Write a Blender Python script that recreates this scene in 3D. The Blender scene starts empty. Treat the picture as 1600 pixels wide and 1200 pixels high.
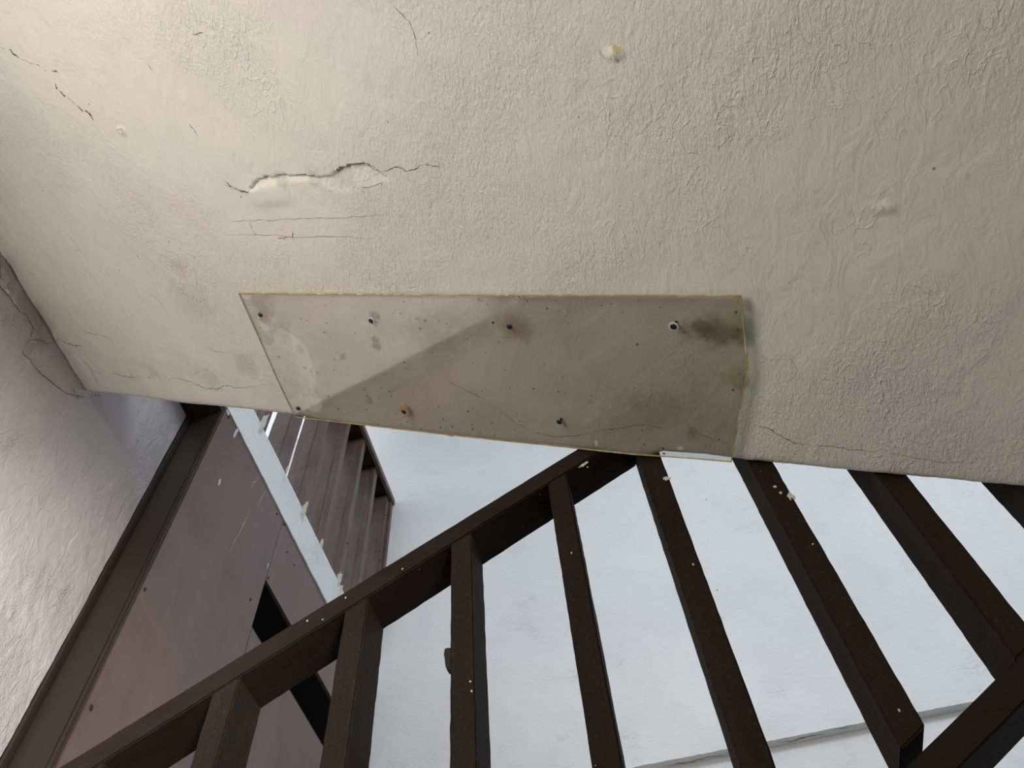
import bpy, bmesh, math, random
import numpy as np
from mathutils import Vector, Matrix
random.seed(7)
C = bpy.context.scene.collection
SC = bpy.context.scene

# ------------------------------------------------------------------ camera
# camera axes in world space (columns: right, up, forward); the lens looks steeply upwards
CAM = np.array([[0.97233563, 0.22377082, -0.06700782],
                [0.22588060, -0.82765282, 0.51377891],
                [-0.05950952, 0.51470130, 0.85530181]])
# world axis rows -> camera coords; up column is CAM[:,1], forward CAM[:,2]
FPX = 1210.0
r_ = Vector(CAM[:, 0]); u_ = Vector(CAM[:, 1]); f_ = Vector(CAM[:, 2])
cam_data = bpy.data.cameras.new('camera')
cam = bpy.data.objects.new('camera', cam_data); C.objects.link(cam)
cam_data.sensor_fit = 'HORIZONTAL'; cam_data.sensor_width = 36.0
cam_data.lens = 36.0 * FPX / 1600.0
cam_data.clip_start = 0.02
rot = Matrix((r_, u_, -f_)).transposed()
cam.matrix_world = rot.to_4x4()
SC.camera = cam

# ------------------------------------------------------------------ world, lamps, exposure
w = bpy.data.worlds.new('sky'); SC.world = w; w.use_nodes = True
bg = w.node_tree.nodes['Background']
bg.inputs['Color'].default_value = (0.86, 0.92, 1.0, 1)
bg.inputs['Strength'].default_value = 1.0

def area(name, loc, target, sx, sy, power, col):
    l = bpy.data.lights.new(name, 'AREA'); l.shape = 'RECTANGLE'; l.size = sx; l.size_y = sy
    l.energy = power; l.color = col
    o = bpy.data.objects.new(name, l); C.objects.link(o); o.location = loc
    o.rotation_euler = (Vector(target) - Vector(loc)).to_track_quat('-Z', 'Y').to_euler()
    return o
area('upper_window_daylight', (1.9, -2.4, 4.6), (1.5, 3.2, 2.7), 1.8, 1.3, 110, (0.85, 0.91, 1.0))
area('left_window_daylight', (-1.56, -1.25, 0.45), (-1.25, 0.7, 2.1), 1.0, 1.4, 57, (1.0, 0.94, 0.84))
sp_ = bpy.data.lights.new('wall_glow_spot', 'SPOT'); sp_.energy = 900; sp_.color = (1.0, 0.95, 0.88)  # added soft spot inside the room, brightens the lower mauve wall
sp_.spot_size = math.radians(38); sp_.spot_blend = 1.0; sp_.shadow_soft_size = 0.45
so_ = bpy.data.objects.new('wall_glow_spot', sp_); C.objects.link(so_); so_.location = (0.7, -0.9, 0.72)
so_.rotation_euler = (Vector((-1.49, 1.10, 1.15)) - so_.location).to_track_quat('-Z', 'Y').to_euler()

SC.view_settings.view_transform = 'Standard'; SC.view_settings.look = 'None'
SC.view_settings.gamma = 1.0; SC.view_settings.use_curve_mapping = False
SC.view_settings.exposure = 0.03

# ------------------------------------------------------------------ geometry constants (metres)
T = math.tan(math.radians(29.2))            # slope of the soffit
Z0 = 1.3391                                 # soffit height above the camera at x = 0
YPOST = 1.389
XW, XP, YW = -1.489, -1.346, 3.230          # mauve wall, plank partition, far wall
NS = Vector((-math.sin(math.atan(T)), 0, -math.cos(math.atan(T))))   # soffit normal (downwards)

def ray(px, py):
    return CAM @ np.array([px - 800.0, 600.0 - py, FPX])
def on_soffit(px, py, off=0.0):             # point of the soffit plane (moved out by off) behind a picture position
    d = ray(px, py)
    z0 = Z0 - off / math.cos(math.atan(T))
    return Vector(d * (z0 / (d[2] + T * d[0])))
def on_axis(px, py, ax, v):
    d = ray(px, py); return Vector(d * (v / d[ax]))

# ------------------------------------------------------------------ helpers
def tag(o, label=None, cat=None, group=None, kind=None):
    if label: o['label'] = label
    if cat: o['category'] = cat
    if group: o['group'] = group
    if kind: o['kind'] = kind
    return o
def link(name, me, mats=(), parent=None):
    o = bpy.data.objects.new(name, me); C.objects.link(o)
    for m in (mats if isinstance(mats, (list, tuple)) else [mats]): me.materials.append(m)
    if parent: o.parent = parent
    return o
def empty(name, loc=(0, 0, 0)):
    o = bpy.data.objects.new(name, None); C.objects.link(o); o.location = loc
    o.empty_display_size = 0.05
    return o
def mesh_from(name, V, F, smooth=False):
    me = bpy.data.meshes.new(name); me.from_pydata([tuple(v) for v in V], [], F); me.update()
    if smooth:
        for p in me.polygons: p.use_smooth = True
    return me
def place(o, parent):
    """parent an object whose mesh is in world coordinates to an Empty that is not at the origin"""
    o.parent = parent
    o.matrix_parent_inverse = Matrix.Translation(-Vector(parent.location))
    return o
def box_bm(bm, lo, hi):
    vs = [bm.verts.new((x, y, z)) for x in (lo[0], hi[0]) for y in (lo[1], hi[1]) for z in (lo[2], hi[2])]
    for f in ((0, 1, 3, 2), (4, 6, 7, 5), (0, 4, 5, 1), (2, 3, 7, 6), (0, 2, 6, 4), (1, 5, 7, 3)):
        bm.faces.new([vs[i] for i in f])
def box(name, lo, hi, mat, parent=None, bevel=0.0, seg=2):
    bm = bmesh.new(); box_bm(bm, lo, hi)
    bmesh.ops.recalc_face_normals(bm, faces=bm.faces)
    if bevel: bmesh.ops.bevel(bm, geom=list(bm.edges), offset=bevel, segments=seg, affect='EDGES')
    me = bpy.data.meshes.new(name); bm.to_mesh(me); bm.free()
    o = link(name, me, mat)
    if parent: place(o, parent)
    return o

# smooth value noise on arrays
_R = np.random.RandomState(11)
_TAB = _R.rand(257, 257)
def vnoise(x, y):
    xi = np.floor(x).astype(int); yi = np.floor(y).astype(int)
    fx = x - xi; fy = y - yi
    fx = fx * fx * (3 - 2 * fx); fy = fy * fy * (3 - 2 * fy)
    a = _TAB[xi % 256, yi % 256]; b = _TAB[(xi + 1) % 256, yi % 256]
    c = _TAB[xi % 256, (yi + 1) % 256]; d = _TAB[(xi + 1) % 256, (yi + 1) % 256]
    return (a * (1 - fx) + b * fx) * (1 - fy) + (c * (1 - fx) + d * fx) * fy - 0.5
def fbm(x, y, o=4):
    s = 0; a = 1.0
    for i in range(o):
        s = s + a * vnoise(x * 2 ** i + 13.7 * i, y * 2 ** i + 7.1 * i); a *= 0.5
    return s

# ------------------------------------------------------------------ materials
def nt(name):
    m = bpy.data.materials.new(name); m.use_nodes = True
    t = m.node_tree; b = t.nodes['Principled BSDF']
    return m, t, b
def N(t, typ, **kw):
    n = t.nodes.new(typ)
    for k, v in kw.items():
        if k.startswith('i_'): n.inputs[k[2:].replace('_', ' ')].default_value = v
        else: setattr(n, k, v)
    return n
def L(t, a, b): t.links.new(a, b)
def coords(t, scale=(1, 1, 1), rot=(0, 0, 0)):
    g = N(t, 'ShaderNodeNewGeometry'); mp = N(t, 'ShaderNodeMapping')
    mp.inputs['Scale'].default_value = scale; mp.inputs['Rotation'].default_value = rot
    L(t, g.outputs['Position'], mp.inputs['Vector']); return mp.outputs['Vector']
def noise(t, vec, scale, detail=6, rough=0.6, dist=0.0):
    n = N(t, 'ShaderNodeTexNoise'); n.inputs['Scale'].default_value = scale
    n.inputs['Detail'].default_value = detail; n.inputs['Roughness'].default_value = rough
    n.inputs['Distortion'].default_value = dist
    L(t, vec, n.inputs['Vector']); return n.outputs['Fac']
def ramp(t, fac, stops):
    r = N(t, 'ShaderNodeValToRGB'); e = r.color_ramp.elements
    while len(e) < len(stops): e.new(0.5)
    for k, (p, c) in enumerate(stops):
        e[k].position = p; e[k].color = (*c, 1) if len(c) == 3 else c
    L(t, fac, r.inputs['Fac']); return r.outputs['Color']
def mix(t, fac, a, b, blend='MIX'):
    m = N(t, 'ShaderNodeMix', data_type='RGBA', blend_type=blend)
    if isinstance(fac, (int, float)): m.inputs[0].default_value = fac
    else: L(t, fac, m.inputs[0])
    for k, v in ((6, a), (7, b)):
        if isinstance(v, tuple): m.inputs[k].default_value = (*v, 1)
        else: L(t, v, m.inputs[k])
    return m.outputs[2]
def math_(t, op, a, b=None, c=None, clamp=False):
    m = N(t, 'ShaderNodeMath', operation=op); m.use_clamp = clamp
    for k, v in enumerate((a, b, c)):
        if v is None: continue
        if isinstance(v, (int, float)): m.inputs[k].default_value = v
        else: L(t, v, m.inputs[k])
    return m.outputs[0]
def bump(t, b, h, strength, dist, prev=None):
    n = N(t, 'ShaderNodeBump'); n.inputs['Strength'].default_value = strength
    n.inputs['Distance'].default_value = dist
    L(t, h, n.inputs['Height'])
    if prev is not None: L(t, prev, n.inputs['Normal'])
    if b is not None: L(t, n.outputs['Normal'], b.inputs['Normal'])
    return n.outputs['Normal']
def blob(t, vec, p, rad, soft=0.5, warp=None, squash=(1, 1, 1)):
    """soft round mask for stains and painted shade around a point of the surface"""
    s = N(t, 'ShaderNodeVectorMath', operation='SUBTRACT'); L(t, vec, s.inputs[0]); s.inputs[1].default_value = p
    q = N(t, 'ShaderNodeVectorMath', operation='MULTIPLY'); L(t, s.outputs[0], q.inputs[0]); q.inputs[1].default_value = squash
    ln = N(t, 'ShaderNodeVectorMath', operation='LENGTH'); L(t, q.outputs[0], ln.inputs[0])
    d = ln.outputs['Value']
    if warp is not None: d = math_(t, 'ADD', d, math_(t, 'MULTIPLY', warp, rad * 2.2))
    mr = N(t, 'ShaderNodeMapRange', interpolation_type='SMOOTHSTEP')
    mr.inputs['From Min'].default_value = rad; mr.inputs['From Max'].default_value = rad * (1 - soft)
    L(t, d, mr.inputs['Value'])
    return mr.outputs['Result']

def plaster(name, base, tint, rough=0.55, fine=0.6, dots=True, coarse=1.0, streak=(1, 1, 1), spots=None, patches=None):
    m, t, b = nt(name)
    v = coords(t); vs = coords(t, streak)
    big = noise(t, v, 1.7, 4, 0.55)
    col = mix(t, ramp(t, big, [(0.38, (0, 0, 0)), (0.64, (1, 1, 1))]), base, tint)
    if patches:
        n2 = ramp(t, noise(t, v, 3.1, 3, 0.5), [(0.52, (0, 0, 0)), (0.62, (1, 1, 1))])
        col = mix(t, math_(t, 'MULTIPLY', n2, 0.45), col, patches)
    grime = ramp(t, noise(t, v, 9.0, 7, 0.7), [(0.56, (0, 0, 0)), (0.78, (1, 1, 1))])
    col = mix(t, math_(t, 'MULTIPLY', grime, 0.22), col, tuple(c * 0.72 for c in base))
    if dots:
        vo = N(t, 'ShaderNodeTexVoronoi'); vo.inputs['Scale'].default_value = 34.0; L(t, v, vo.inputs['Vector'])
        sep = N(t, 'ShaderNodeSeparateColor'); L(t, vo.outputs['Color'], sep.inputs[0])
        lim = math_(t, 'MULTIPLY', math_(t, 'POWER', sep.outputs[0], 9.0), 0.085)
        dot = math_(t, 'LESS_THAN', vo.outputs['Distance'], lim)
        col = mix(t, math_(t, 'MULTIPLY', dot, 0.7), col, (0.10, 0.075, 0.05))
        vo = N(t, 'ShaderNodeTexVoronoi'); vo.inputs['Scale'].default_value = 85.0; L(t, v, vo.inputs['Vector'])
        sep = N(t, 'ShaderNodeSeparateColor'); L(t, vo.outputs['Color'], sep.inputs[0])
        zone = ramp(t, noise(t, v, 2.2, 3, 0.6), [(0.48, (0.0,) * 3), (0.62, (0.11,) * 3)])
        dot = math_(t, 'LESS_THAN', vo.outputs['Distance'], math_(t, 'MULTIPLY', math_(t, 'POWER', sep.outputs[1], 6.0), zone))
        col = mix(t, math_(t, 'MULTIPLY', dot, 0.6), col, (0.13, 0.10, 0.07))
    if spots:
        wv = math_(t, 'SUBTRACT', noise(t, v, 60, 4, 0.7), 0.5)
        for (p, rad, c, k) in spots:
            col = mix(t, math_(t, 'MULTIPLY', blob(t, v, p, rad, 0.6, wv), k), col, c)
    L(t, col, b.inputs['Base Color'])
    b.inputs['Roughness'].default_value = rough
    b.inputs['Specular IOR Level'].default_value = 0.45
    # relief: fine roller grain whose strength varies over the wall, brush strokes, small nicks
    msk = ramp(t, noise(t, v, 2.6, 3, 0.5), [(0.40, (0.18,) * 3), (0.60, (1,) * 3)])
    g1 = math_(t, 'MULTIPLY', noise(t, vs, 200, 4, 0.65, 0.4), msk)
    nrm = bump(t, None, g1, fine, 0.0042)
    g2 = noise(t, vs, 26, 5, 0.6, 0.8)
    nrm = bump(t, None, g2, 0.5 * coarse, 0.007, nrm)
    # sparse raised plaster scars
    sc = N(t, 'ShaderNodeTexNoise'); sc.inputs['Scale'].default_value = 30; sc.inputs['Detail'].default_value = 3
    sc.inputs['Distortion'].default_value = 0.8; L(t, vs, sc.inputs['Vector'])
    ridge = math_(t, 'SUBTRACT', 1.0, math_(t, 'MULTIPLY', math_(t, 'ABSOLUTE', math_(t, 'SUBTRACT', sc.outputs['Fac'], 0.5)), 34.0), clamp=True)
    rm = ramp(t, noise(t, v, 5.3, 2, 0.5), [(0.54, (0, 0, 0)), (0.66, (1, 1, 1))])
    nrm = bump(t, None, math_(t, 'MULTIPLY', ridge, rm), 0.5 * coarse, 0.0016, nrm)
    L(t, nrm, b.inputs['Normal'])
    return m

def wood(name, dark, light, rough=0.45, axis=(1, 1, 1), grain=0.35, dust=0.0, dustcol=(0.2, 0.17, 0.13), scale=1.0, spec=0.5):
    m, t, b = nt(name)
    tc = N(t, 'ShaderNodeTexCoord'); mp = N(t, 'ShaderNodeMapping'); mp.inputs['Scale'].default_value = axis
    L(t, tc.outputs['Object'], mp.inputs['Vector']); v = mp.outputs['Vector']
    info = N(t, 'ShaderNodeObjectInfo')
    add = N(t, 'ShaderNodeVectorMath', operation='ADD'); L(t, v, add.inputs[0])
    cmb = N(t, 'ShaderNodeCombineXYZ'); L(t, math_(t, 'MULTIPLY', info.outputs['Random'], 17.0), cmb.inputs[0]); L(t, cmb.outputs[0], add.inputs[1])
    v = add.outputs[0]
    n1 = noise(t, v, 14 * scale, 6, 0.65, 0.6)
    col = mix(t, ramp(t, n1, [(0.3, (0, 0, 0)), (0.72, (1, 1, 1))]), dark, light)
    gp = coords(t)
    cl = ramp(t, noise(t, gp, 7, 4, 0.6), [(0.42, (0, 0, 0)), (0.7, (1, 1, 1))])
    col = mix(t, math_(t, 'MULTIPLY', cl, 0.5), col, light)
    if dust:
        d = ramp(t, noise(t, gp, 160, 5, 0.7), [(0.54, (0, 0, 0)), (0.74, (1, 1, 1))])
        col = mix(t, math_(t, 'MULTIPLY', d, dust), col, dustcol)
    vo = N(t, 'ShaderNodeTexVoronoi'); vo.inputs['Scale'].default_value = 40.0; L(t, gp, vo.inputs['Vector'])
    sep = N(t, 'ShaderNodeSeparateColor'); L(t, vo.outputs['Color'], sep.inputs[0])
    dot = math_(t, 'LESS_THAN', vo.outputs['Distance'], math_(t, 'MULTIPLY', math_(t, 'POWER', sep.outputs[0], 14.0), 0.08))
    col = mix(t, math_(t, 'MULTIPLY', dot, 0.8), col, (0.5, 0.45, 0.38))
    L(t, col, b.inputs['Base Color'])
    b.inputs['Roughness'].default_value = rough; b.inputs['Specular IOR Level'].default_value = spec
    nrm = bump(t, None, noise(t, v, 34 * scale, 7, 0.7, 0.8), grain, 0.003)
    nrm = bump(t, None, noise(t, gp, 120, 4, 0.6), grain * 0.6, 0.0015, nrm)
    L(t, nrm, b.inputs['Normal'])
    return m

def flat(name, col, rough=0.6, metal=0.0):
    m, t, b = nt(name)
    n = noise(t, coords(t), 90, 4, 0.6)
    L(t, mix(t, math_(t, 'MULTIPLY', n, 0.35), col, tuple(c * 0.55 for c in col)), b.inputs['Base Color'])
    b.inputs['Roughness'].default_value = rough; b.inputs['Metallic'].default_value = metal
    bump(t, b, n, 0.2, 0.001)
    return m

sp = lambda px, py: tuple(on_soffit(px, py))
M_cream = plaster('cream_plaster', (0.68, 0.66, 0.59), (0.65, 0.635, 0.58), 0.50, 0.75,
                  streak=(1, 0.55, 1), patches=(0.66, 0.615, 0.575),
                  spots=[(sp(962, 75), 0.010, (0.42, 0.36, 0.12), 0.9), (sp(283, 425), 0.03, (0.50, 0.42, 0.37), 0.35), (sp(440, 281), 0.022, (0.45, 0.44, 0.40), 0.6), (sp(490, 279), 0.022, (0.45, 0.44, 0.40), 0.6),  # the two grey spots put the shade of the hollow into the colour
                         (sp(120, 391), 0.006, (0.55, 0.45, 0.15), 0.9), (sp(385, 575), 0.05, (0.45, 0.43, 0.38), 0.45),
                         (sp(300, 470), 0.09, (0.54, 0.49, 0.44), 0.35), (sp(330, 592), 0.045, (0.45, 0.42, 0.38), 0.4), (sp(240, 583), 0.03, (0.48, 0.44, 0.40), 0.4), (sp(205, 590), 0.02, (0.50, 0.45, 0.41), 0.4), (sp(540, 280), 0.03, (0.46, 0.44, 0.41), 0.4)])  # last grey spot continues the painted shade of the hollow
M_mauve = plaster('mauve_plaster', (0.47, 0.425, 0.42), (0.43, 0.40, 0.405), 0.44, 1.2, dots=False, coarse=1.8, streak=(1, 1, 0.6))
M_white = plaster('white_plaster', (0.78, 0.785, 0.78), (0.74, 0.75, 0.76), 0.45, 0.6, dots=False, coarse=1.5, streak=(0.5, 1, 1))
M_step = flat('dark_stair_timber', (0.05, 0.035, 0.028), 0.6)
M_ground = flat('bare_earth', (0.22, 0.19, 0.14), 0.9)
M_floor = flat('floor_concrete', (0.46, 0.43, 0.38), 0.7)
M_timber = wood('dark_brown_timber', (0.010, 0.0062, 0.0045), (0.022, 0.0145, 0.010), 0.78, (1, 1, 0.12), 0.45, dust=0.45, dustcol=(0.070, 0.050, 0.034), spec=0.12)
M_rail = wood('dark_brown_rail', (0.010, 0.006, 0.005), (0.021, 0.014, 0.011), 0.7, (0.12, 1, 1), 0.4, dust=0.15, dustcol=(0.065, 0.05, 0.033), spec=0.12)
M_post = wood('brown_post_paint', (0.012, 0.0075, 0.005), (0.019, 0.0125, 0.0085), 0.5, (1, 1, 0.1), 0.12)
M_plank = wood('weathered_mauve_planks', (0.055, 0.033, 0.027), (0.150, 0.096, 0.080), 0.45, (1, 1, 0.12), 0.5, scale=1.3)
M_panel = wood('mauve_plywood_paint', (0.088, 0.054, 0.051), (0.140, 0.088, 0.082), 0.32, (1, 0.8, 0.22), 0.10, scale=0.4)
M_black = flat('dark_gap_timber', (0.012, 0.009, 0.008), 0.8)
M_crack = flat('crack_shadow', (0.13, 0.10, 0.075), 0.9)
M_chip = flat('bare_cream_patch', (0.55, 0.53, 0.46), 0.7)
M_screw = flat('screw_steel', (0.03, 0.034, 0.05), 0.4, 0.4)
M_cap = flat('screw_washer', (0.55, 0.54, 0.48), 0.4)
M_hollow = plaster('broken_plaster', (0.50, 0.48, 0.43), (0.46, 0.44, 0.40), 0.6, 0.3, dots=False, coarse=0.5)
M_moss = flat('dark_splinter', (0.012, 0.010, 0.006), 0.9)

# ------------------------------------------------------------------ the soffit (sloping ceiling under the upper flight)
EDGE_PX = [(135, 615), (170, 617), (200, 620), (240, 625), (283, 631), (345, 637), (400, 642), (462, 649.5), (560, 665.5), (640, 675), (705, 683),
           (780, 691), (860, 699), (930, 706), (985, 711.5), (1015, 713), (1035, 706), (1100, 711), (1160, 719), (1235, 727), (1330, 737), (1420, 746), (1530, 757), (1600, 763)]
ep = [on_soffit(*p) for p in EDGE_PX]
ex = np.array([-1.6] + [p.x for p in ep] + [2.2]); ey = np.array([ep[0].y - 0.004] + [p.y for p in ep] + [ep[-1].y])
o_ = np.argsort(ex); ex, ey = ex[o_], ey[o_]
patch = [(390, 297), (395, 289), (403, 280), (418, 276), (430, 277), (436, 272), (455, 275), (470, 273), (492, 276), (515, 277), (522, 270), (533, 262), (548, 258), (562, 255),
         (578, 259), (590, 267), (602, 278), (606, 281), (592, 289), (577, 294), (562, 290), (556, 297), (545, 300), (528, 300), (512, 294), (497, 286), (480, 284), (462, 283), (448, 285), (434, 287), (424, 288), (410, 290), (398, 299)]
patch_xy = np.array([on_soffit(*p)[:2] for p in patch])
def in_poly(X, Y, P):
    ins = np.zeros(X.shape, bool); n = len(P)
    for i in range(n):
        x1, y1 = P[i]; x2, y2 = P[(i + 1) % n]
        c = ((y1 > Y) != (y2 > Y)) & (X < (x2 - x1) * (Y - y1) / (y2 - y1 + 1e-12) + x1)
        ins ^= c
    return ins
def soffit():
    xs = np.concatenate([np.linspace(-1.489, 0.75, 620), np.linspace(0.76, 2.0, 40)])
    vv = np.concatenate([np.linspace(-2.4, -0.16, 24), np.linspace(-0.15, 1.0, 300)])
    X, VV = np.meshgrid(xs, vv, indexing='ij')
    E = np.interp(xs, ex, ey)[:, None] + 0.0016 * vnoise(xs * 55, xs * 0 + 3.3)[:, None] + 0.001 * vnoise(xs * 190, xs * 0 + 9.3)[:, None]
    Y = np.where(VV > 0, VV * E, VV)
    H = 0.0050 * fbm(X * 3.0, Y * 3.0, 3) + 0.0016 * fbm(X * 13, Y * 9, 3)
    H += 0.0009 * np.clip(fbm(X * 6 + 4, Y * 6, 2) + 0.25, 0, 1) * fbm(X * 70, Y * 40, 2)
    # rounded lower arris and a chewed corner by the mauve wall
    dist = E - Y
    H -= 0.006 * np.exp(-np.clip(dist, 0, 1) / 0.006)
    H -= 0.010 * np.exp(-((X + 1.489) / 0.03) ** 2) * (0.6 + vnoise(Y * 20, X * 0))
    ins = in_poly(X, Y, patch_xy)
    tp_ = sorted([tuple(on_soffit(*q)[:2]) for q in patch[:18]]); bt_ = sorted([tuple(on_soffit(*q)[:2]) for q in patch[17:] + patch[:1]])
    yt = np.interp(X, [q[0] for q in tp_], [q[1] for q in tp_]); yb = np.interp(X, [q[0] for q in bt_], [q[1] for q in bt_])
    H -= 0.010 * ins * np.clip((yb - Y) / np.maximum(yb - yt, 1e-4), 0, 1) ** np.where(X < on_soffit(525, 285).x, 0.75, 0.9) * (0.75 + 0.8 * vnoise(X * 45, Y * 0))
    # flap of plaster left hanging below the hollow, other shallow spalls
    p = on_soffit(420, 305); H += 0.0035 * np.exp(-(((X - p.x) / 0.045) ** 4 + ((Y - p.y) / 0.022) ** 4))
    for (px, py, r, h) in [(283, 425, 0.03, -0.003), (385, 575, 0.05, -0.003), (230, 585, 0.04, -0.0025), (960, 85, 0.012, 0.004), (1385, 325, 0.012, 0.003), (190, 205, 0.012, 0.003)]:
        p = on_soffit(px, py); H += h * np.exp(-(((X - p.x) / r) ** 2 + ((Y - p.y) / (r * 0.8)) ** 2) ** 2)
    Z = Z0 - T * X
    P = np.stack([X + NS.x * H, Y, Z + NS.z * H], -1)
    nx, ny = X.shape
    low = P.reshape(-1, 3)
    idx = np.arange(nx * ny).reshape(nx, ny)
    faces = np.stack([idx[:-1, :-1], idx[:-1, 1:], idx[1:, 1:], idx[1:, :-1]], -1).reshape(-1, 4)
    # upper skin and skirt
    top = P[:, [0, -1], :].copy(); top[:, :, 2] = (Z0 - T * xs)[:, None] + 0.36
    top[:, 1, 1] = E[:, 0] - 0.002
    tb = nx * ny; tidx = tb + np.arange(nx * 2).reshape(nx, 2)
    fr = np.stack([idx[:-1, -1], tidx[:-1, 1], tidx[1:, 1], idx[1:, -1]], -1)
    bk = np.stack([idx[:-1, 0], idx[1:, 0], tidx[1:, 0], tidx[:-1, 0]], -1)
    tp = np.stack([tidx[:-1, 0], tidx[1:, 0], tidx[1:, 1], tidx[:-1, 1]], -1)
    V = np.concatenate([low, top.reshape(-1, 3)])
    F = np.concatenate([faces, fr, bk, tp])
    me = bpy.data.meshes.new('ceiling')
    me.vertices.add(len(V)); me.vertices.foreach_set('co', V.ravel())
    me.loops.add(F.size); me.loops.foreach_set('vertex_index', F.ravel())
    me.polygons.add(len(F)); me.polygons.foreach_set('loop_start', np.arange(0, F.size, 4))
    me.polygons.foreach_set('use_smooth', np.ones(len(F), bool))
    me.update(calc_edges=True); me.validate()
    me.set_sharp_from_angle(angle=math.radians(50))
    return link('ceiling', me, M_cream)
ceiling = tag(soffit(), 'cream sloping plaster soffit under the upper stair flight', kind='structure')

def ribbon(px, width, fn, parent, name='crack', mat=None, jit=1.2, ends=0.25, sub=5):
    """thin irregular crack line lying on a surface; px: picture positions, width in metres"""
    pts = []
    for a, b in zip(px[:-1], px[1:]):
        for k in range(sub):
            f = k / sub
            pts.append((a[0] + (b[0] - a[0]) * f + random.uniform(-jit, jit) * 0.6, a[1] + (b[1] - a[1]) * f + random.uniform(-jit, jit)))
    pts.append(px[-1])
    P = [fn(*p) for p in pts]; V = []; F = []
    n = (fn(px[0][0] + 5, px[0][1]) - fn(*px[0])).cross(fn(px[0][0], px[0][1] + 5) - fn(*px[0])).normalized()
    for i, p in enumerate(P):
        d = (P[min(i + 1, len(P) - 1)] - P[max(i - 1, 0)]).normalized(); s = d.cross(n)
        t = i / (len(P) - 1); wd = width * min(1, min(t, 1 - t) / ends + 0.12) * random.uniform(0.25, 1.0)
        V += [p + s * wd / 2, p - s * wd / 2]
        if i: F.append((2 * i - 2, 2 * i - 1, 2 * i + 1, 2 * i))
    o = link(name, mesh_from(name, V, F), mat or M_crack, parent)
    return o
# cracks follow the relief: projected onto the real height of the soffit
dg = None
def snap_soffit(px, py):
    d = Vector(ray(px, py)).normalized()
    ok, loc, nr, ix = ceiling.ray_cast(Vector((0, 0, 0)), d)
    return (loc if ok else on_soffit(px, py)) + NS * 0.0006
bpy.context.view_layer.update()
CR = [([(0, 74), (10, 77)], .0015), ([(14, 76), (20, 83), (30, 91)], .0055), ([(30, 91), (45, 97), (60, 101), (63, 106)], .0012), ([(70, 109), (72, 111)], .0016),
      ([(80, 109), (86, 111), (92, 114)], .0045), ([(87, 130), (88, 137), (90, 139)], .0038), ([(92, 141), (97, 146), (103, 150)], .004), ([(103, 150), (113, 158), (120, 165)], .0012),
      ([(120, 165), (125, 170), (131, 175)], .0045), ([(133, 172), (140, 178), (147, 188)], .006), ([(350, 282), (362, 292), (374, 298), (388, 302)], .003),
      ([(373, 297), (380, 299), (389, 301)], .0045), ([(560, 251), (575, 256), (585, 265), (598, 269)], .0028), ([(598, 269), (612, 264), (622, 260), (634, 267), (648, 264), (661, 257)], .0032),
      ([(661, 257), (675, 259), (690, 261)], .0014), ([(560, 290), (577, 293), (590, 289), (602, 282)], .0016), ([(606, 0), (622, 16), (640, 34), (648, 55), (654, 90)], .0012),
      ([(690, 590), (715, 603), (742, 617)], .0012), ([(730, 610), (745, 618), (762, 626)], .0018), ([(762, 626), (785, 645), (810, 663), (835, 676), (870, 682), (905, 681), (935, 672)], .0013),
      ([(925, 676), (950, 670), (975, 668), (1005, 663), (1030, 668), (1052, 672)], .0018), ([(1085, 672), (1105, 683), (1132, 693)], .0014),
      ([(1182, 665), (1200, 668), (1212, 676), (1228, 685), (1243, 692), (1268, 696)], .0024), ([(1268, 696), (1300, 697), (1330, 703), (1380, 706)], .0011), ([(1390, 708), (1440, 717), (1475, 722), (1530, 722)], .0010),
      ([(129, 511), (133, 519), (150, 523), (166, 526), (174, 532), (180, 540)], .0018), ([(120, 554), (130, 564), (139, 574), (150, 592), (153, 602)], .0022), ([(137, 575), (150, 580), (163, 588)], .0014),
      ([(174, 586), (178, 582), (190, 586), (203, 589), (222, 587)], .0018), ([(230, 590), (238, 590)], .0022), ([(262, 595), (270, 590), (285, 593), (305, 599), (322, 607), (340, 608), (350, 602), (370, 606), (395, 604), (425, 600)], .0019),
      ([(75, 524), (90, 529), (103, 536), (118, 540), (130, 540)], .0028), ([(80, 530), (92, 532)], .0035), ([(46, 425), (54, 430)], .0022), ([(322, 540), (335, 549), (352, 551)], .0012),
      ([(335, 347), (380, 345), (420, 344), (470, 341), (520, 342), (560, 338), (620, 334)], .0009), ([(345, 367), (400, 366), (460, 370), (530, 369), (600, 374)], .0009), ([(434, 373), (450, 371)], .0022), ([(457, 362), (458, 374)], .002),
      ([(390, 347), (395, 362), (402, 367)], .001), ([(300, 54), (308, 53), (318, 51)], .0016), ([(230, 98), (238, 110)], .0016), ([(296, 194), (302, 202), (309, 212)], .0013), ([(180, 205), (190, 201), (194, 212)], .0012),
      ([(350, 286), (365, 296)], .0012), ([(300, 590), (310, 580), (330, 575)], .0008), ([(225, 452), (250, 470), (262, 490)], .0007), ([(140, 620), (150, 617), (160, 618)], .004), ([(1120, 585), (1168, 583)], .0008)]
for p, wd in CR: ribbon(p, wd * 1.0, snap_soffit, ceiling)
# pale raised scars in the paint right of the plate
for p, wd in [([(1175, 540), (1195, 560), (1200, 562), (1215, 561), (1230, 562)], .002), ([(1183, 568), (1196, 563)], .002), ([(1222, 552), (1235, 560), (1245, 578), (1238, 592), (1225, 596)], .002),
              ([(1178, 522), (1186, 528)], .003), ([(1375, 318), (1380, 325), (1370, 334), (1362, 340)], .003), ([(935, 78), (940, 86), (946, 92)], .005), ([(958, 84), (963, 92), (966, 98)], .006)]:
    ribbon(p, wd, snap_soffit, ceiling, 'plaster_scar', M_chip)

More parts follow.
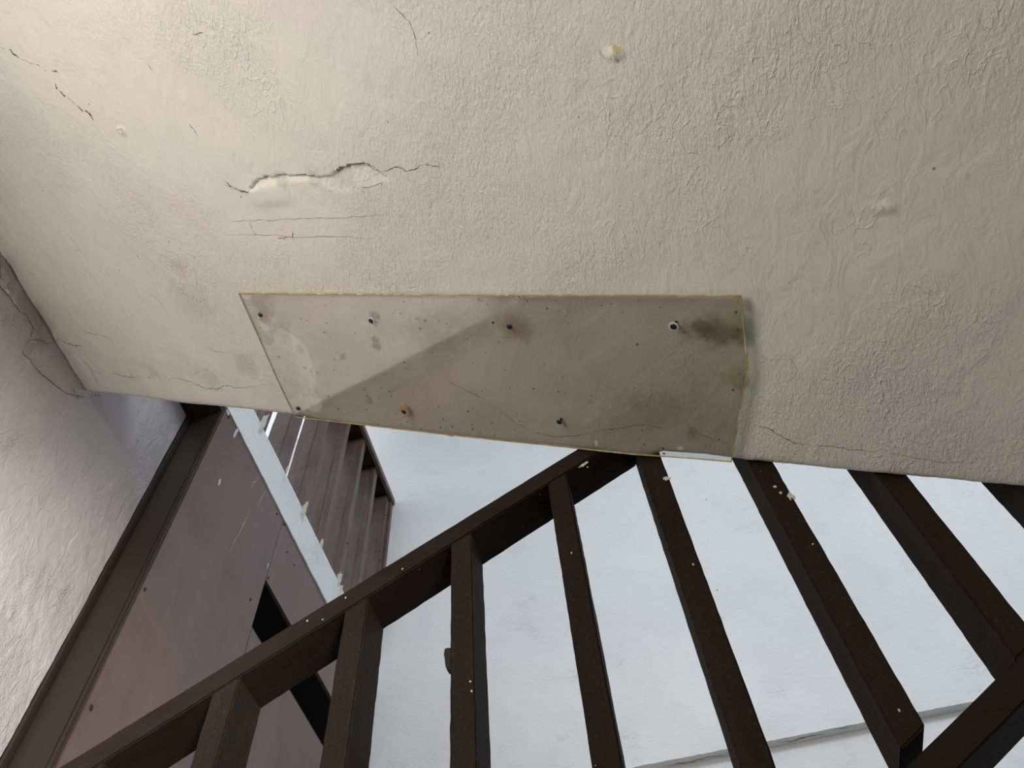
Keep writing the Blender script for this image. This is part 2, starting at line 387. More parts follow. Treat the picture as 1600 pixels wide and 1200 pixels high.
# ------------------------------------------------------------------ left wall (mauve) as relief
def relief_wall(name, mat, us, vs, fn, back, label):
    U, V_ = np.meshgrid(us, vs, indexing='ij')
    P = fn(U, V_); nx, ny = U.shape
    Q = P.copy(); Q[..., back[0]] = back[1]
    idx = np.arange(nx * ny).reshape(nx, ny)
    F = [np.stack([idx[:-1, :-1], idx[1:, :-1], idx[1:, 1:], idx[:-1, 1:]], -1).reshape(-1, 4)]
    b = nx * ny
    ring = np.concatenate([idx[:, 0], idx[-1, 1:], idx[::-1, -1][1:], idx[0, ::-1][1:-1]])
    rv = P.reshape(-1, 3)[ring].copy(); rv[:, back[0]] = back[1]
    n = len(ring); k = np.arange(n)
    F.append(np.stack([ring, b + k, b + (k + 1) % n, ring[(k + 1) % n]], -1))
    F = np.concatenate(F)
    me = bpy.data.meshes.new(name)
    V = np.concatenate([P.reshape(-1, 3), rv])
    faces = [tuple(f) for f in F.tolist()] + [tuple((b + k).tolist())]
    me.from_pydata(V.tolist(), [], faces); me.update()
    bm = bmesh.new(); bm.from_mesh(me); bmesh.ops.recalc_face_normals(bm, faces=bm.faces); bm.to_mesh(me); bm.free()
    me.polygons.foreach_set('use_smooth', np.ones(len(me.polygons), bool))
    me.set_sharp_from_angle(angle=math.radians(60))
    return tag(link(name, me, mat), label, kind='structure')
def lw(Y, Z):
    H = 0.006 * fbm(Y * 2.5, Z * 2.5, 3) + 0.0025 * fbm(Y * 16, Z * 9, 3)
    rough = np.clip(fbm(Y * 4 + 2, Z * 4 + 5, 2) + 0.2, 0, 1)
    H += 0.0035 * rough * fbm(Y * 60, Z * 38, 2)
    return np.stack([XW + H, Y, Z], -1)
YS = np.concatenate([np.linspace(-0.6, 0.30, 12), np.linspace(0.32, 1.392, 190)])
ZS = np.concatenate([np.linspace(-1.6, 0.9, 20), np.linspace(0.92, 2.640, 260)])
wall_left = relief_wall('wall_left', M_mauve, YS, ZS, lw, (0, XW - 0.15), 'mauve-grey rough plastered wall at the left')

# lumpy mauve fillet where wall and soffit meet
def fillet():
    seam = [(0, 398), (14, 418), (24, 436), (34, 452), (45, 474), (56, 492), (66, 512), (78, 530), (84, 540), (86, 552), (95, 566), (104, 580), (112, 592), (124, 604), (137, 614)]
    inner = [(0, 446), (6, 452), (14, 462), (22, 474), (32, 486), (42, 492), (52, 514), (50, 526), (42, 536), (34, 548), (46, 560), (60, 580), (84, 600), (100, 612), (134, 622)]
    V = []; F = []; n = 60; m = 6
    def lerp(P, t):
        t *= len(P) - 1; i = min(int(t), len(P) - 2); f = t - i
        return P[i][0] + (P[i + 1][0] - P[i][0]) * f, P[i][1] + (P[i + 1][1] - P[i][1]) * f
    for i in range(n + 1):
        t = i / n; a = lerp(seam, t); b = lerp(inner, t)
        A = snap_soffit(a[0] + random.uniform(-.8, .8), a[1] + random.uniform(-.8, .8))
        B = on_axis(b[0] + random.uniform(-2, 2), b[1], 0, XW + 0.0035)
        for j in range(m + 1):
            s = j / m; p = A.lerp(B, s)
            k = 4 * s * (1 - s)
            p += Vector((0.5, 0, -0.5)) * 0.010 * k * (0.3 + random.random() * 1.1)
            if j == 0: p += Vector((0, 0, 0.003))
            V.append(p)
    for i in range(n):
        for j in range(m):
            q = i * (m + 1) + j; F.append((q, q + 1, q + m + 2, q + m + 1))
    return link('plaster_fillet', mesh_from('plaster_fillet', V, F, True), M_mauve, wall_left)
fillet()
wl = lambda px, py: on_axis(px, py, 0, XW + 0.0045)
for p, wd in [([(113, 606), (119, 614), (124, 624)], .005), ([(0, 440), (10, 452), (22, 468), (34, 482)], .003), ([(42, 535), (50, 531), (60, 530), (72, 536), (82, 536)], .003), ([(93, 644), (95, 648)], .003)]:
    ribbon(p, wd, wl, wall_left, 'crack')

# ------------------------------------------------------------------ far wall with its overhanging ledge
ZL = 1.990
def fw(Xx, Z):
    H = 0.006 * fbm(Xx * 2, Z * 2, 3) + 0.0015 * fbm(Xx * 10, Z * 10, 3)
    dz = Z - (ZL + 0.0022 * vnoise(Xx * 30, Xx * 0 + 1.5) + 0.004 * vnoise(Xx * 4, Xx * 0 + 2.5))
    lip = 0.004 * np.exp(-np.clip(dz, 0, 1) / 0.01) * (0.5 + vnoise(Xx * 45, Z * 20))
    return np.stack([Xx, YW + H - lip, Z], -1)
XS = np.concatenate([np.linspace(-3.2, -1.62, 12), np.linspace(-1.6, 3.2, 420)])
ZS2 = np.concatenate([[ZL], ZL + np.linspace(0.003, 2.9, 200), [5.3]])
def fw_up(Xx, Z):
    P = fw(Xx, Z)
    j = 0.0025 * vnoise(Xx[:, 0] * 45, Xx[:, 0] * 0 + 1.5) + 0.004 * vnoise(Xx[:, 0] * 5, Xx[:, 0] * 0 + 2.5)
    P[:, 0, 2] = ZL + j
    return P
wall_back = relief_wall('wall_back', M_white, XS, ZS2, fw_up, (1, YW + 0.30), 'white plastered stairwell wall behind the balusters')
def fw_low(Xx, Z):
    H = 0.005 * fbm(Xx * 2 + 9, Z * 2, 3) + 0.001 * fbm(Xx * 10, Z * 10, 3)
    return np.stack([Xx, YW + 0.05 + H, Z], -1)
wb2 = relief_wall('wall_back', M_white, np.linspace(-3.2, 3.2, 200), np.linspace(-1.6, ZL + 0.01, 80), fw_low, (1, YW + 0.30), 'lower part of the white wall set back below a ragged ledge')

ul = lambda px, py: on_axis(px, py, 1, YW + 0.0) + Vector((0, 0.004, -0.002))
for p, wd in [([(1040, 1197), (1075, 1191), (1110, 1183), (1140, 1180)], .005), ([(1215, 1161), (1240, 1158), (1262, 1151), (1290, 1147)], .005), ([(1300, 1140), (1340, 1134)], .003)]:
    ribbon(p, wd, lambda px, py: Vector(ray(px, py)) * ((ZL - 0.002) / ray(px, py)[2]), wall_back, 'ledge_crack_shade', M_black)  # dark lines: cracks in the ledge plus painted shade under its lip
# ------------------------------------------------------------------ rest of the shell (mostly outside the picture)
def struct(name, lo, hi, mat, label): return tag(box(name, lo, hi, mat), label, kind='structure')
struct('ground', (-30, -30, -1.9), (30, 30, -1.71), M_ground, 'bare earth outside the house')
struct('floor', (-1.64, -3.2, -1.7), (3.4, 3.6, -1.6), M_floor, 'pale concrete floor')
# stepped lower flight that the balustrade belongs to, below the picture
def steps():
    bm = bmesh.new(); n = 11; run, rise = 0.30, 0.168
    for i in range(n):
        x0 = -1.30 + i * run; z1 = -1.6 + rise * (i + 1) + 0.15
        z1 = min(z1, 0.20 + 0.56 * x0)
        if z1 > -1.55: box_bm(bm, (x0, 1.03, -1.6), (x0 + run, YW + 0.04, z1))
    bmesh.ops.recalc_face_normals(bm, faces=bm.faces)
    me = bpy.data.meshes.new('floor_steps'); bm.to_mesh(me); bm.free()
    return tag(link('floor_steps', me, M_step), 'dark timber steps below the balustrade', kind='structure')
steps()
# back wall with a doorway, right wall with openings, roof over the stairwell
struct('wall_front', (-1.64, -3.15, -1.6), (-1.15, -3.0, 2.7), M_cream, 'cream wall beside the doorway behind the viewer')
struct('wall_front', (0.75, -3.15, -1.6), (3.4, -3.0, 2.7), M_cream, 'cream wall right of the doorway behind the viewer')
struct('wall_front', (-1.15, -3.15, 0.7), (0.75, -3.0, 2.7), M_cream, 'cream wall above the doorway behind the viewer')
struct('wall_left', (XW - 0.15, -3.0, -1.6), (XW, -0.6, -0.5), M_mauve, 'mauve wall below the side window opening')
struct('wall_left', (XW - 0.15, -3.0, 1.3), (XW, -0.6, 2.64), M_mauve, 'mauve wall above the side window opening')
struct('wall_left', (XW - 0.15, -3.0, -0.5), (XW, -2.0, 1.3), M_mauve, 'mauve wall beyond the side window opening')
struct('wall_right', (3.2, 0.05, -1.6), (3.35, YW + 0.3, 3.4), M_white, 'white stairwell wall at the right')
struct('ceiling_roof', (XP - 0.1, -3.0, 5.3), (3.5, YW + 0.3, 5.45), M_white, 'white roof slab over the stairwell')

# ------------------------------------------------------------------ landing beam, screen, partition and post
K = 0.992
XB = XP + 0.004
trim = relief_wall('trim_1', M_white, np.linspace(1.412, YW - 0.004, 180), np.linspace(2.683, 2.892, 12),
                   lambda Y, Z: np.stack([XB + 0.002 * fbm(Y * 9, Z * 9, 3), Y + 0 * Z,
                                          Z + np.where(Z < 2.69, 0.004 * vnoise(Y * 30, Y * 0), 0) + np.where(Z > 2.885, 0.004 * vnoise(Y * 26, Y * 0 + 5), 0)], -1),
                   (0, XP - 0.18), 'white plastered landing beam between the plywood and the plank screen')
# horizontal timber screen of upright planks
screen = tag(empty('plank_screen', (XP, 2.3, 2.892)), 'weathered mauve-brown screen of upright planks on the white beam', 'screen')
Z2a, Z2b = 2.893, 4.165
def plank(y0, i):
    d = 0.132; th = 0.045
    bm = bmesh.new(); n = 46
    cs = [(XP, y0), (XP, y0 + th), (XP - d, y0 + th), (XP - d, y0 + 0.0), (XP - 0.045, y0), (XP - 0.039, y0 + 0.004), (XP - 0.033, y0)]
    wob = random.uniform(0, 50); rings = []
    for k in range(n + 1):
        z = Z2a + (Z2b - Z2a) * k / n; r = []
        for q, (x, y) in enumerate(cs):
            jx = 0.0025 * float(vnoise(np.array([z * 7 + wob]), np.array([q * 1.7]))[0]) + random.uniform(-.0005, .0005)
            if q in (0, 1): jx *= 2.2 if i == 3 else 1
            r.append(bm.verts.new((x + jx, y + random.uniform(-.0006, .0006), z)))
        rings.append(r)
    m = len(cs)
    for a, b in zip(rings[:-1], rings[1:]):
        for q in range(m): bm.faces.new((a[q], a[(q + 1) % m], b[(q + 1) % m], b[q]))
    bm.faces.new(rings[0]); bm.faces.new(rings[-1])
    bmesh.ops.recalc_face_normals(bm, faces=bm.faces)
    me = bpy.data.meshes.new('plank'); bm.to_mesh(me); bm.free()
    return place(link('plank', me, M_plank), screen)
PY = [1.405, 1.655, 1.900, 2.150, 2.400, 2.645, 2.890]
planks = [plank(y, i) for i, y in enumerate(PY)]
# stop lath nailed in every corner of the screen, top board, edging and end jamb
place(box('end_jamb', (XP - 0.15, 3.135, Z2a), (XP, YW - 0.006, Z2b), M_plank, bevel=0.003), screen)
place(box('jamb_lath', (XP - 0.004, 3.185, Z2a), (XP + 0.014, YW - 0.006, Z2b - 0.01), M_plank, bevel=0.003), screen)
place(box('top_board', (XP - 0.22, 1.40, Z2b + 0.001), (XP + 0.004, YW - 0.006, Z2b + 0.03), M_timber, bevel=0.002), screen)
place(box('top_edging', (XP + 0.004, 1.40, Z2b - 0.016), (XP + 0.026, YW - 0.006, Z2b + 0.035), M_plank, bevel=0.003), screen)
bpy.context.view_layer.update()
def blob_mesh(name, c, ux, uy, r1, r2, mat, parent, th=0.0012, n=14, jag=0.35):
    """small irregular flake (paint chip, splash) with thickness on a surface"""
    c = Vector(c); nrm = ux.cross(uy).normalized(); V = []; F = []
    R = [1 + random.uniform(-jag, jag) for _ in range(n)]
    for k in range(n):
        a = 2 * math.pi * k / n
        p = c + ux * (math.cos(a) * r1 * R[k]) + uy * (math.sin(a) * r2 * R[k])
        V += [p - nrm * th, p + nrm * th]
    for k in range(n):
        a, b = 2 * k, 2 * ((k + 1) % n); F.append((a, b, b + 1, a + 1))
    F += [tuple(range(0, 2 * n, 2))[::-1], tuple(range(1, 2 * n, 2))]
    o = link(name, mesh_from(name, V, F), mat)
    return place(o, parent) if parent.type == 'EMPTY' else (setattr(o, 'parent', parent) or setattr(o, 'matrix_parent_inverse', parent.matrix_world.inverted()) or o)
UX, UY, UZ = Vector((1, 0, 0)), Vector((0, 1, 0)), Vector((0, 0, 1))
# splashes of white paint on the foot of the screen, seen just above the beam
for (px, py, a, b, yy) in [(476, 795, .013, .045, 2.145), (502, 850, .010, .03, 2.395), (530, 903, .013, .04, 2.640), (533, 920, .008, .022, 2.640), (412, 660, .016, .06, 1.650), (449, 733, .006, .025, 1.895)]:
    p = on_axis(px, py, 1, yy - 0.001)
    blob_mesh('paint_splash', p, UX, UZ, a, b, M_chip, screen)
for (px, py) in [(603, 805), (593, 861), (594, 875), (543, 849), (587, 862)]:
    p = on_axis(px, py, 0, XP + 0.0145)
    blob_mesh('nail_head', p, UY, UZ, .006, .006, M_black, screen, n=8, jag=0.1)

# plywood partition below the beam with a long dark slot
part = tag(empty('plywood_partition', (XP, 2.3, 0)), 'smooth mauve-brown plywood partition with a dark horizontal slot, right of the brown post', 'partition')
S0, S1 = 2.075, 2.320
YSL = 2.035
def pan(lo, hi, name='panel'): return place(box(name, lo, hi, M_panel, bevel=0.0015), part)
pan((XP - 0.016, YPOST + 0.032, -1.6), (XP - 0.001, 2.026, 2.688))
pan((XP - 0.018, 2.029, S1), (XP - 0.003, YW - 0.006, 2.688))
pan((XP - 0.017, 2.029, -1.6), (XP - 0.002, YW - 0.006, S0))
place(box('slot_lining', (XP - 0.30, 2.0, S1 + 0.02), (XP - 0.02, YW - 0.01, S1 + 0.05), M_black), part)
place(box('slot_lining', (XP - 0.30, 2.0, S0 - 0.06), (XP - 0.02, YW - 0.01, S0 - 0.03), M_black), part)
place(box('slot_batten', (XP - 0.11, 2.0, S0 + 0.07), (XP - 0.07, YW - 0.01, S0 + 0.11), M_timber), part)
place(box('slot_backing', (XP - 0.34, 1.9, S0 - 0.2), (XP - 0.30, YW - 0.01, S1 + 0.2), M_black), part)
pl = lambda px, py: on_axis(px, py, 0, XP + 0.0006)
for p, wd in [([(391, 795), (380, 820), (370, 840), (358, 862)], .004), ([(416, 766), (409, 778), (402, 792)], .003), ([(405, 745), (396, 755), (392, 765)], .003), ([(421, 880), (416, 888), (419, 878)], .007)]:
    ribbon(p, wd, pl, None, 'scratch', M_chip); place(C.objects[-1], part)
for (px, py, a, b) in [(343, 753, .006, .018), (371, 671, .008, .055), (356, 645, .012, .012)]:
    blob_mesh('paint_splash', on_axis(px, py, 0, XP + 0.0), UY, UZ, a, b, M_chip, part)
for (px, py, r) in [(290, 742, .006), (227, 921, .006), (143, 1106, .009), (433, 803, .006), (445, 819, .006), (420, 903, .006), (392, 937, .006), (450, 862, .004), (460, 883, .005), (357, 651, .007)]:
    blob_mesh('nail_hole', on_axis(px, py, 0, XP + 0.0004), UY, UZ, r * .7, r, M_black, part, n=8)

# brown post in front of the wall end
frame = tag(empty('timber_post', (XW, YPOST, -1.6)), 'dark brown painted timber post standing at the end of the mauve wall', 'post')
def post_board(name, x0, x1, y0, y1, z0, z1, bev=0.003):
    bm = bmesh.new(); n = 60; rings = []; cs = [(x0, y0), (x1, y0), (x1, y1), (x0, y1)]
    for k in range(n + 1):
        z = z0 + (z1 - z0) * k / n
        rings.append([bm.verts.new((x + 0.0018 * float(vnoise(np.array([z * 5 + x * 90]), np.array([q * 2.3 + y0]))[0]), y + random.uniform(-.0002, .0002), z)) for q, (x, y) in enumerate(cs)])
    for a, b in zip(rings[:-1], rings[1:]):
        for q in range(4): bm.faces.new((a[q], a[(q + 1) % 4], b[(q + 1) % 4], b[q]))
    bm.faces.new(rings[0]); bm.faces.new(rings[-1])
    bmesh.ops.recalc_face_normals(bm, faces=bm.faces)
    bev_e = [e for e in bm.edges if abs(e.verts[0].co.z - e.verts[1].co.z) > 0.01]
    bmesh.ops.bevel(bm, geom=bev_e, offset=bev, segments=2, affect='EDGES')
    me = bpy.data.meshes.new(name); bm.to_mesh(me); bm.free()
    return place(link(name, me, M_post), frame)
post_board('edge_strip', XW + 0.0005, XW + 0.016, YPOST + 0.003, YPOST + 0.029, -1.6, 2.64)
post_board('post', XW + 0.017, XP - 0.018, YPOST + 0.020, YPOST + 0.029, -1.6, 2.64)
post_board('edge_bead', XP - 0.0175, XP - 0.001, YPOST + 0.017, YPOST + 0.028, -1.6, 2.64, 0.002)
tag(box('trim_2', (XW - 0.14, YPOST + 0.031, -1.6), (XP - 0.02, YPOST + 0.06, 2.68), M_black), 'dark packing timber behind the brown post', kind='structure')
place(box('head_board', (XW - 0.10, 1.02, 2.6435), (XP - 0.004, YPOST + 0.029, 2.68), M_black, bevel=0.002), frame)

# ------------------------------------------------------------------ balustrade
bal = tag(empty('balustrade', (-0.3, 1.05, 0.5)), 'dark brown timber balustrade sloping up to the right with flat handrail and upright balusters', 'balustrade')
YB0, YB1 = 1.0, 1.094
def rail_top(x): return 1.345 + 0.574 * x           # upper near edge of the hand rail
def rail_bot(x): return 1.345 - 0.052 + 0.574 * x
def low_top(x): return 0.379 + 0.560 * x
def low_bot(x): return low_top(x) - 0.047
def timber(name, P, mat, parent=bal, n=50, rough=0.0012, bev=0.0025):
    """P: function t -> four corner points; a sawn timber with slightly uneven arrises"""
    bm = bmesh.new(); rings = []
    s = random.uniform(0, 200)
    for k in range(n + 1):
        r = []
        for q, p in enumerate(P(k / n)):
            j = [rough * (0.42 * float(vnoise(np.array([k * 0.5 + s]), np.array([q * 3.1 + c * 7.7]))[0]) + random.uniform(-.28, .28)) for c in range(3)]
            r.append(bm.verts.new((p[0] + j[0], p[1] + j[1], p[2] + j[2] * 0.3)))
        rings.append(r)
    for a, b in zip(rings[:-1], rings[1:]):
        for q in range(4): bm.faces.new((a[q], a[(q + 1) % 4], b[(q + 1) % 4], b[q]))
    bm.faces.new(rings[0]); bm.faces.new(rings[-1])
    bmesh.ops.recalc_face_normals(bm, faces=bm.faces)
    ring_e = set()
    for r in rings[1:-1]:
        for q in range(4):
            e = bm.edges.get((r[q], r[(q + 1) % 4]))
            if e: ring_e.add(e)
    bmesh.ops.bevel(bm, geom=[e for e in bm.edges if e not in ring_e], offset=bev, segments=2, affect='EDGES', clamp_overlap=True)
    me = bpy.data.meshes.new(name); bm.to_mesh(me); bm.free()
    me.polygons.foreach_set('use_smooth', np.ones(len(me.polygons), bool)); me.set_sharp_from_angle(angle=math.radians(25))
    return place(link(name, me, mat), parent)
def rail_fn(x0, x1, top, bot, y0=YB0, y1=YB1):
    def P(t):
        x = x0 + (x1 - x0) * t
        return [(x, y0, top(x)), (x, y1, top(x)), (x, y1, bot(x)), (x, y0, bot(x))]
    return P
hand = timber('handrail', rail_fn(-1.30, 0.112, rail_top, rail_bot), M_rail, n=80, rough=0.0016)
low = timber('bottom_rail', rail_fn(-1.0, 1.25, low_top, low_bot), M_rail, n=80, rough=0.0016)
# x of each baluster's front left edge at the top and the bottom, and its width
BX = [(-0.905, -0.905, .043), (-0.704, -0.702, .044), (-0.485, -0.486, .043), (-0.285, -0.282, .041), (-0.081, -0.082, .042), (0.113, 0.110, .044), (0.311, 0.311, .043), (0.510, 0.510, .045), (0.712, 0.712, .045), (0.912, 0.912, .045)]
bals = []
for i, (xt, xb, wd) in enumerate(BX):
    def P(t, xt=xt, xb=xb, wd=wd, i=i):
        out = []
        for (dx, y) in ((0, YB0 + 0.001), (wd, YB0 + 0.001), (wd, YB1 - 0.001), (0, YB1 - 0.001)):
            if i >= 5: zt = (Z0 - T * (xt + dx)) + 0.42
            else: zt = rail_bot(xt + dx) - 0.0005
            zb = low_top(xb + dx) + (0.020 if i == 6 else 0.0005)
            x = xt + dx + (xb - xt) * (1 - t)
            out.append((x, y, zb + (zt - zb) * t))
        return out
    bals.append(timber('baluster', P, M_timber, n=60, rough=0.0016))
bpy.context.view_layer.update()
# chips where the pale undercoat shows, one dark splinter
for (px, py, a, b, k) in [(1042, 748, .006, .006, 5), (1236, 775, .005, .007, 6), (1211, 760, .003, .003, 6), (1220, 770, .0025, .003, 6)]:
    blob_mesh('paint_chip', on_axis(px, py, 1, YB0 - 0.0004), UX, UZ, a, b, M_chip, bals[k], th=.0008, jag=.5)
blob_mesh('paint_chip', on_axis(912, 726, 1, YB0 - 0.0006), Vector((.87, 0, .5)), Vector((-.5, 0, .87)), .011, .0035, M_chip, hand, th=.0008, jag=.3)
p = on_axis(703, 1032, 1, YB0 + 0.012)
blob_mesh('splinter', p, UX, UZ, .009, .020, M_moss, bals[3], th=.006, jag=.35)
for (px, py, i) in [(1103, 780, 5), (1120, 922, 5), (1083, 882, 5), (918, 730, 4), (893, 864, 4), (735, 1065, 3), (737, 1080, 3), (1405, 1110, 6), (629, 889, 0), (540, 934, 0), (480, 970, 0), (1270, 850, 6), (1235, 780, 6)]:
    par = hand if i == 0 else bals[i]
    blob_mesh('paint_fleck', on_axis(px, py, 1, YB0 - 0.0005), UX, UZ, .0016, .002, M_chip, par, th=.0006, n=6)

# ------------------------------------------------------------------ clear plastic plate screwed under the soffit
def plate_off(px):                       # stands a little further off towards its right end
    return 0.004 + 0.013 * max(0.0, (px - 372) / 780.0)
PO = [(372, 458), (560, 459.5), (800, 461), (1000, 461.5), (1158, 462), (1162, 500), (1169, 580), (1158, 640), (1143, 722.5), (1080, 717), (985, 710.5), (860, 697), (780, 689), (712, 681.5), (705, 682.5), (698, 680), (560, 664), (460, 652), (430, 588), (400, 520)]
def plate_pt(px, py, extra=0.0): return on_soffit(px, py, plate_off(px) + extra)

def plate_material():
    m, t, b = nt('stained_clear_plastic')
    out = [n for n in t.nodes if n.type == 'OUTPUT_MATERIAL'][0]; t.nodes.remove(b)
    v = coords(t)
    warp = math_(t, 'SUBTRACT', noise(t, v, 38, 6, 0.72), 0.5)
    tr = N(t, 'ShaderNodeBsdfTransparent'); 
    hz = N(t, 'ShaderNodeBsdfDiffuse'); gl = N(t, 'ShaderNodeBsdfGlossy')
    base = mix(t, ramp(t, noise(t, v, 5, 5, 0.6), [(0.4, (0, 0, 0)), (0.68, (1, 1, 1))]), (0.985, 0.98, 0.96), (0.96, 0.95, 0.91))
    dirt = (0.42, 0.36, 0.24); col = base; fac = math_(t, 'MULTIPLY', ramp(t, noise(t, v, 3.4, 5, 0.65), [(0.4, (0, 0, 0)), (0.75, (1, 1, 1))]), 0.07)
    dcol = mix(t, 1.0, (0.48, 0.44, 0.35), (0.48, 0.44, 0.35))
    ST = [  # px, py, radius, colour, strength, squash
        (1108, 516, .034, (0.12, 0.075, 0.04), .85, (1, 1.5, 1)), (1145, 524, .026, (0.13, 0.09, 0.04), .75, (1, 2.2, 1)), (1142, 500, .022, (0.40, 0.33, 0.15), .5, (1, 1, 1)),
        (583, 493, .012, (0.10, 0.065, 0.04), .9, (1, 1, 1)), (583, 528, .009, (0.12, 0.08, 0.05), .8, (1, 1, 1)), (586, 541, .012, (0.12, 0.08, 0.05), .8, (1, 1.4, 1)),
        (410, 488, .026, (0.22, 0.17, 0.08), .65, (1, 1, 1)), (400, 465, .05, (0.30, 0.27, 0.12), .45, (1, 1.5, 1)), (408, 498, .012, (0.25, 0.10, 0.02), .8, (1, 1, 1)),
        (440, 522, .03, (0.42, 0.42, 0.12), .45, (1, 1, 1)), (430, 560, .075, (0.62, 0.64, 0.25), .30, (1, 1, 1)), (455, 600, .05, (0.52, 0.50, 0.22), .35, (1, 1, 1)),
        (632, 642, .017, (0.55, 0.24, 0.01), .85, (1, 1, 1)), (800, 510, .030, (0.35, 0.24, 0.13), .45, (1, 1.2, 1)), (806, 520, .012, (0.25, 0.17, 0.1), .5, (1, 1, 1)),
        (1070, 672, .016, (0.42, 0.33, 0.12), .55, (1, 1, 1)), (1140, 588, .024, (0.36, 0.36, 0.10), .45, (1, 1, 1)), (1000, 640, .09, (0.40, 0.37, 0.22), .22, (1, 2, 1)), (700, 500, .06, (0.38, 0.33, 0.2), .2, (1, 1.5, 1)),
        (670, 520, .05, (0.40, 0.36, 0.2), .25, (1, 1.2, 1)), (1160, 470, .02, (0.45, 0.38, 0.15), .5, (1, 1, 1)), (574, 626, .012, (0.4, 0.34, 0.15), .4, (1, 1, 1)), (533, 558, .012, (0.3, 0.26, 0.14), .4, (1, 1, 1)), (468, 545, .016, (0.36, 0.34, 0.16), .35, (1, 1, 1))]
    for (px, py, rad, c, k, sq) in ST:
        mk = math_(t, 'MULTIPLY', blob(t, v, tuple(plate_pt(px, py)), rad * (1.7 if rad > 0.025 else 1.25), 1.0 if rad > 0.025 else 0.75, warp, sq), k)
        dcol = mix(t, mk, dcol, c); fac = math_(t, 'MAXIMUM', fac, mk)
    # specks of dirt
    vo = N(t, 'ShaderNodeTexVoronoi'); vo.inputs['Scale'].default_value = 62.0; L(t, v, vo.inputs['Vector'])
    sep = N(t, 'ShaderNodeSeparateColor'); L(t, vo.outputs['Color'], sep.inputs[0])
    dense = ramp(t, noise(t, v, 6.5, 2, 0.5), [(0.42, (0.10,) * 3), (0.62, (0.27,) * 3)])
    dot = math_(t, 'LESS_THAN', vo.outputs['Distance'], math_(t, 'MULTIPLY', math_(t, 'POWER', sep.outputs[0], 4.0), dense))
    dcol = mix(t, dot, dcol, (0.09, 0.07, 0.04)); fac = math_(t, 'MAXIMUM', fac, math_(t, 'MULTIPLY', dot, 0.8))
    L(t, base, tr.inputs['Color']); L(t, dcol, hz.inputs['Color'])
    m1 = N(t, 'ShaderNodeMixShader'); L(t, fac, m1.inputs[0]); L(t, tr.outputs[0], m1.inputs[1]); L(t, hz.outputs[0], m1.inputs[2])
    gl.inputs['Roughness'].default_value = 0.05
    bn = N(t, 'ShaderNodeBump'); bn.inputs['Strength'].default_value = 0.05; bn.inputs['Distance'].default_value = 0.002
    L(t, noise(t, v, 7, 3, 0.5), bn.inputs['Height']); L(t, bn.outputs[0], gl.inputs['Normal'])
    fr = N(t, 'ShaderNodeFresnel'); fr.inputs['IOR'].default_value = 1.49
    m2 = N(t, 'ShaderNodeMixShader'); gg = N(t, 'ShaderNodeNewGeometry'); L(t, math_(t, 'MULTIPLY', math_(t, 'ADD', math_(t, 'MULTIPLY', fr.outputs[0], 2.6), 0.17, clamp=True), math_(t, 'SUBTRACT', 1.0, gg.outputs['Backfacing'])), m2.inputs[0]); L(t, m1.outputs[0], m2.inputs[1]); L(t, gl.outputs[0], m2.inputs[2])
    L(t, m2.outputs[0], out.inputs['Surface'])
    return m
M_plate = plate_material()
def edge_material():
    m, t, b = nt('yellowed_plate_edge')
    n = noise(t, coords(t), 25, 5, 0.65)
    L(t, ramp(t, n, [(0.35, (0.50, 0.46, 0.24)), (0.52, (0.34, 0.25, 0.11)), (0.68, (0.62, 0.60, 0.42))]), b.inputs['Base Color'])
    b.inputs['Roughness'].default_value = 0.25
    return m
M_pedge = edge_material()
plate_c = plate_pt(760, 560)
plate = tag(empty('plastic_plate', plate_c), 'stained clear plastic plate screwed flat under the cream soffit', 'plate')
def build_plate():
    th = 0.005
    A = [plate_pt(*p) for p in PO]                               # face towards the viewer
    Bk = [p - NS * 0.0035 for p in A]
    bm = bmesh.new()
    va = [bm.verts.new(p) for p in A]; vb = [bm.verts.new(p) for p in Bk]; n = len(A)
    f = bm.faces.new(va); g = bm.faces.new(vb[::-1]); f.material_index = g.material_index = 0
    for i in range(n):
        q = bm.faces.new((va[i], vb[i], vb[(i + 1) % n], va[(i + 1) % n])); q.material_index = 1
    bmesh.ops.recalc_face_normals(bm, faces=bm.faces)
    me = bpy.data.meshes.new('sheet'); bm.to_mesh(me); bm.free()
    return place(link('sheet', me, [M_plate, M_pedge]), plate)
build_plate()
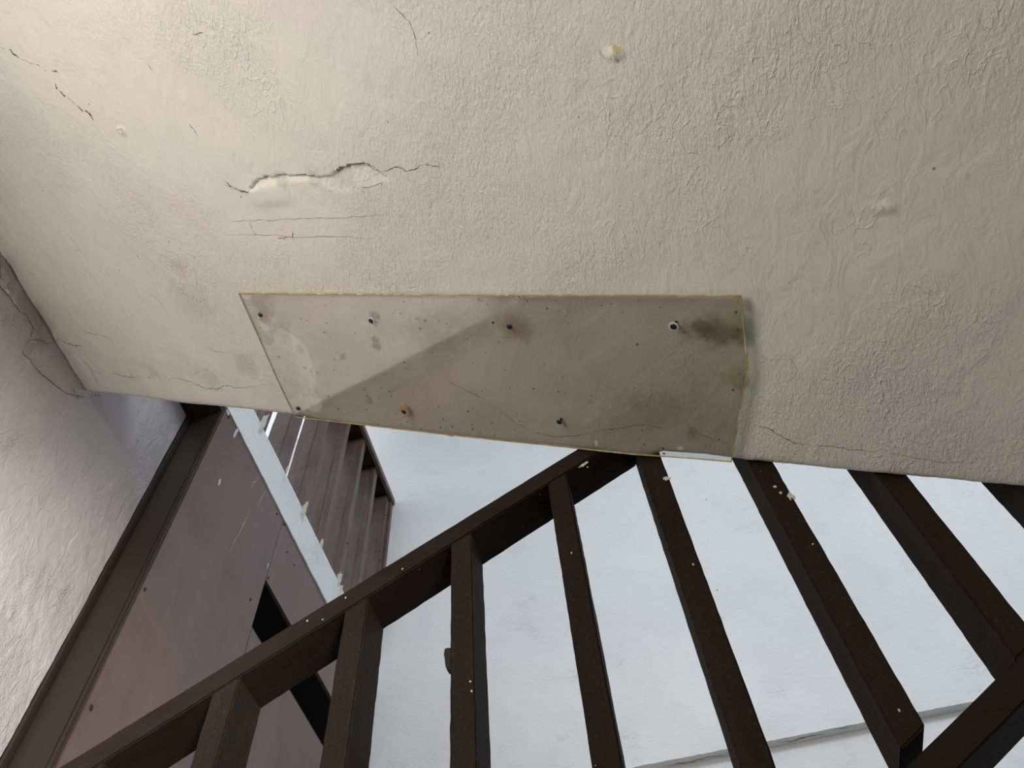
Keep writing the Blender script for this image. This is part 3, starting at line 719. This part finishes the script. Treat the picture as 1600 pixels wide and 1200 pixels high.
# yellowed rim seen around the face: narrow chamfer line
def rim():
    V = []; F = []; n = len(PO)
    A = [plate_pt(*p, extra=0.0008) for p in PO]; c = sum(A, Vector()) / n
    for i, p in enumerate(A):
        a = (A[(i + 1) % n] - p).normalized(); b = (p - A[i - 1]).normalized()
        inn = (NS.cross(a) + NS.cross(b)).normalized()
        if inn.dot(c - p) < 0: inn = -inn
        V += [p - NS * 0.004, p, p + inn * 0.0022, p + inn * 0.0022 - NS * 0.0009]
    for i in range(n):
        j = (i + 1) % n
        for k in range(3): F.append((4 * i + k, 4 * i + k + 1, 4 * j + k + 1, 4 * j + k))
    return place(link('bevelled_edge', mesh_from('bevelled_edge', V, F), M_pedge), plate)
rim()
def screw(px, py, washer, rr=0.0065):
    root_p = plate_pt(px, py)
    bm = bmesh.new()
    mt = Matrix.Translation(root_p) @ NS.to_track_quat('Z', 'Y').to_matrix().to_4x4()
    # domed head with a socket, shank back into the plaster
    prof = [(0.0, 0.0016), (rr * .35, 0.0016), (rr * .4, 0.0030), (rr * .8, 0.0026), (rr, 0.0012), (rr, 0.0003), (rr * .45, 0.0), (rr * .45, -0.02 - 0.0)]
    n = 16; R = []
    for (r, z) in prof:
        R.append([bm.verts.new(mt @ Vector((r * math.cos(2 * math.pi * k / n), r * math.sin(2 * math.pi * k / n), z))) for k in range(n)] if r else [bm.verts.new(mt @ Vector((0, 0, z)))])
    for a, b in zip(R[:-1], R[1:]):
        for k in range(n):
            if len(a) == 1: bm.faces.new((a[0], b[k], b[(k + 1) % n]))
            else: bm.faces.new((a[k], b[k], b[(k + 1) % n], a[(k + 1) % n]))
    bmesh.ops.recalc_face_normals(bm, faces=bm.faces)
    me = bpy.data.meshes.new('screw'); bm.to_mesh(me); bm.free()
    o = place(link('screw', me, M_screw), plate)
    if washer:
        bm = bmesh.new(); r0, r1 = rr * 1.02, rr * 1.5; R = []
        for (r, z) in [(r0, 0.0002), (r0, 0.0016), (r1, 0.0008), (r1, 0.0002)]:
            R.append([bm.verts.new(mt @ Vector((r * math.cos(2 * math.pi * k / n), r * math.sin(2 * math.pi * k / n), z))) for k in range(n)])
        for i in range(4):
            a, b = R[i], R[(i + 1) % 4]
            for k in range(n): bm.faces.new((a[k], b[k], b[(k + 1) % n], a[(k + 1) % n]))
        me = bpy.data.meshes.new('washer'); bm.to_mesh(me); bm.free()
        q = link('washer', me, M_cap); place(q, plate)
for (px, py, ws) in [(407, 492, 0), (580, 501, 1), (796, 510, 0), (1052.5, 510, 1), (466, 638, 0), (631, 643, 0), (874, 659, 0)]:
    screw(px, py, ws, 0.0062)
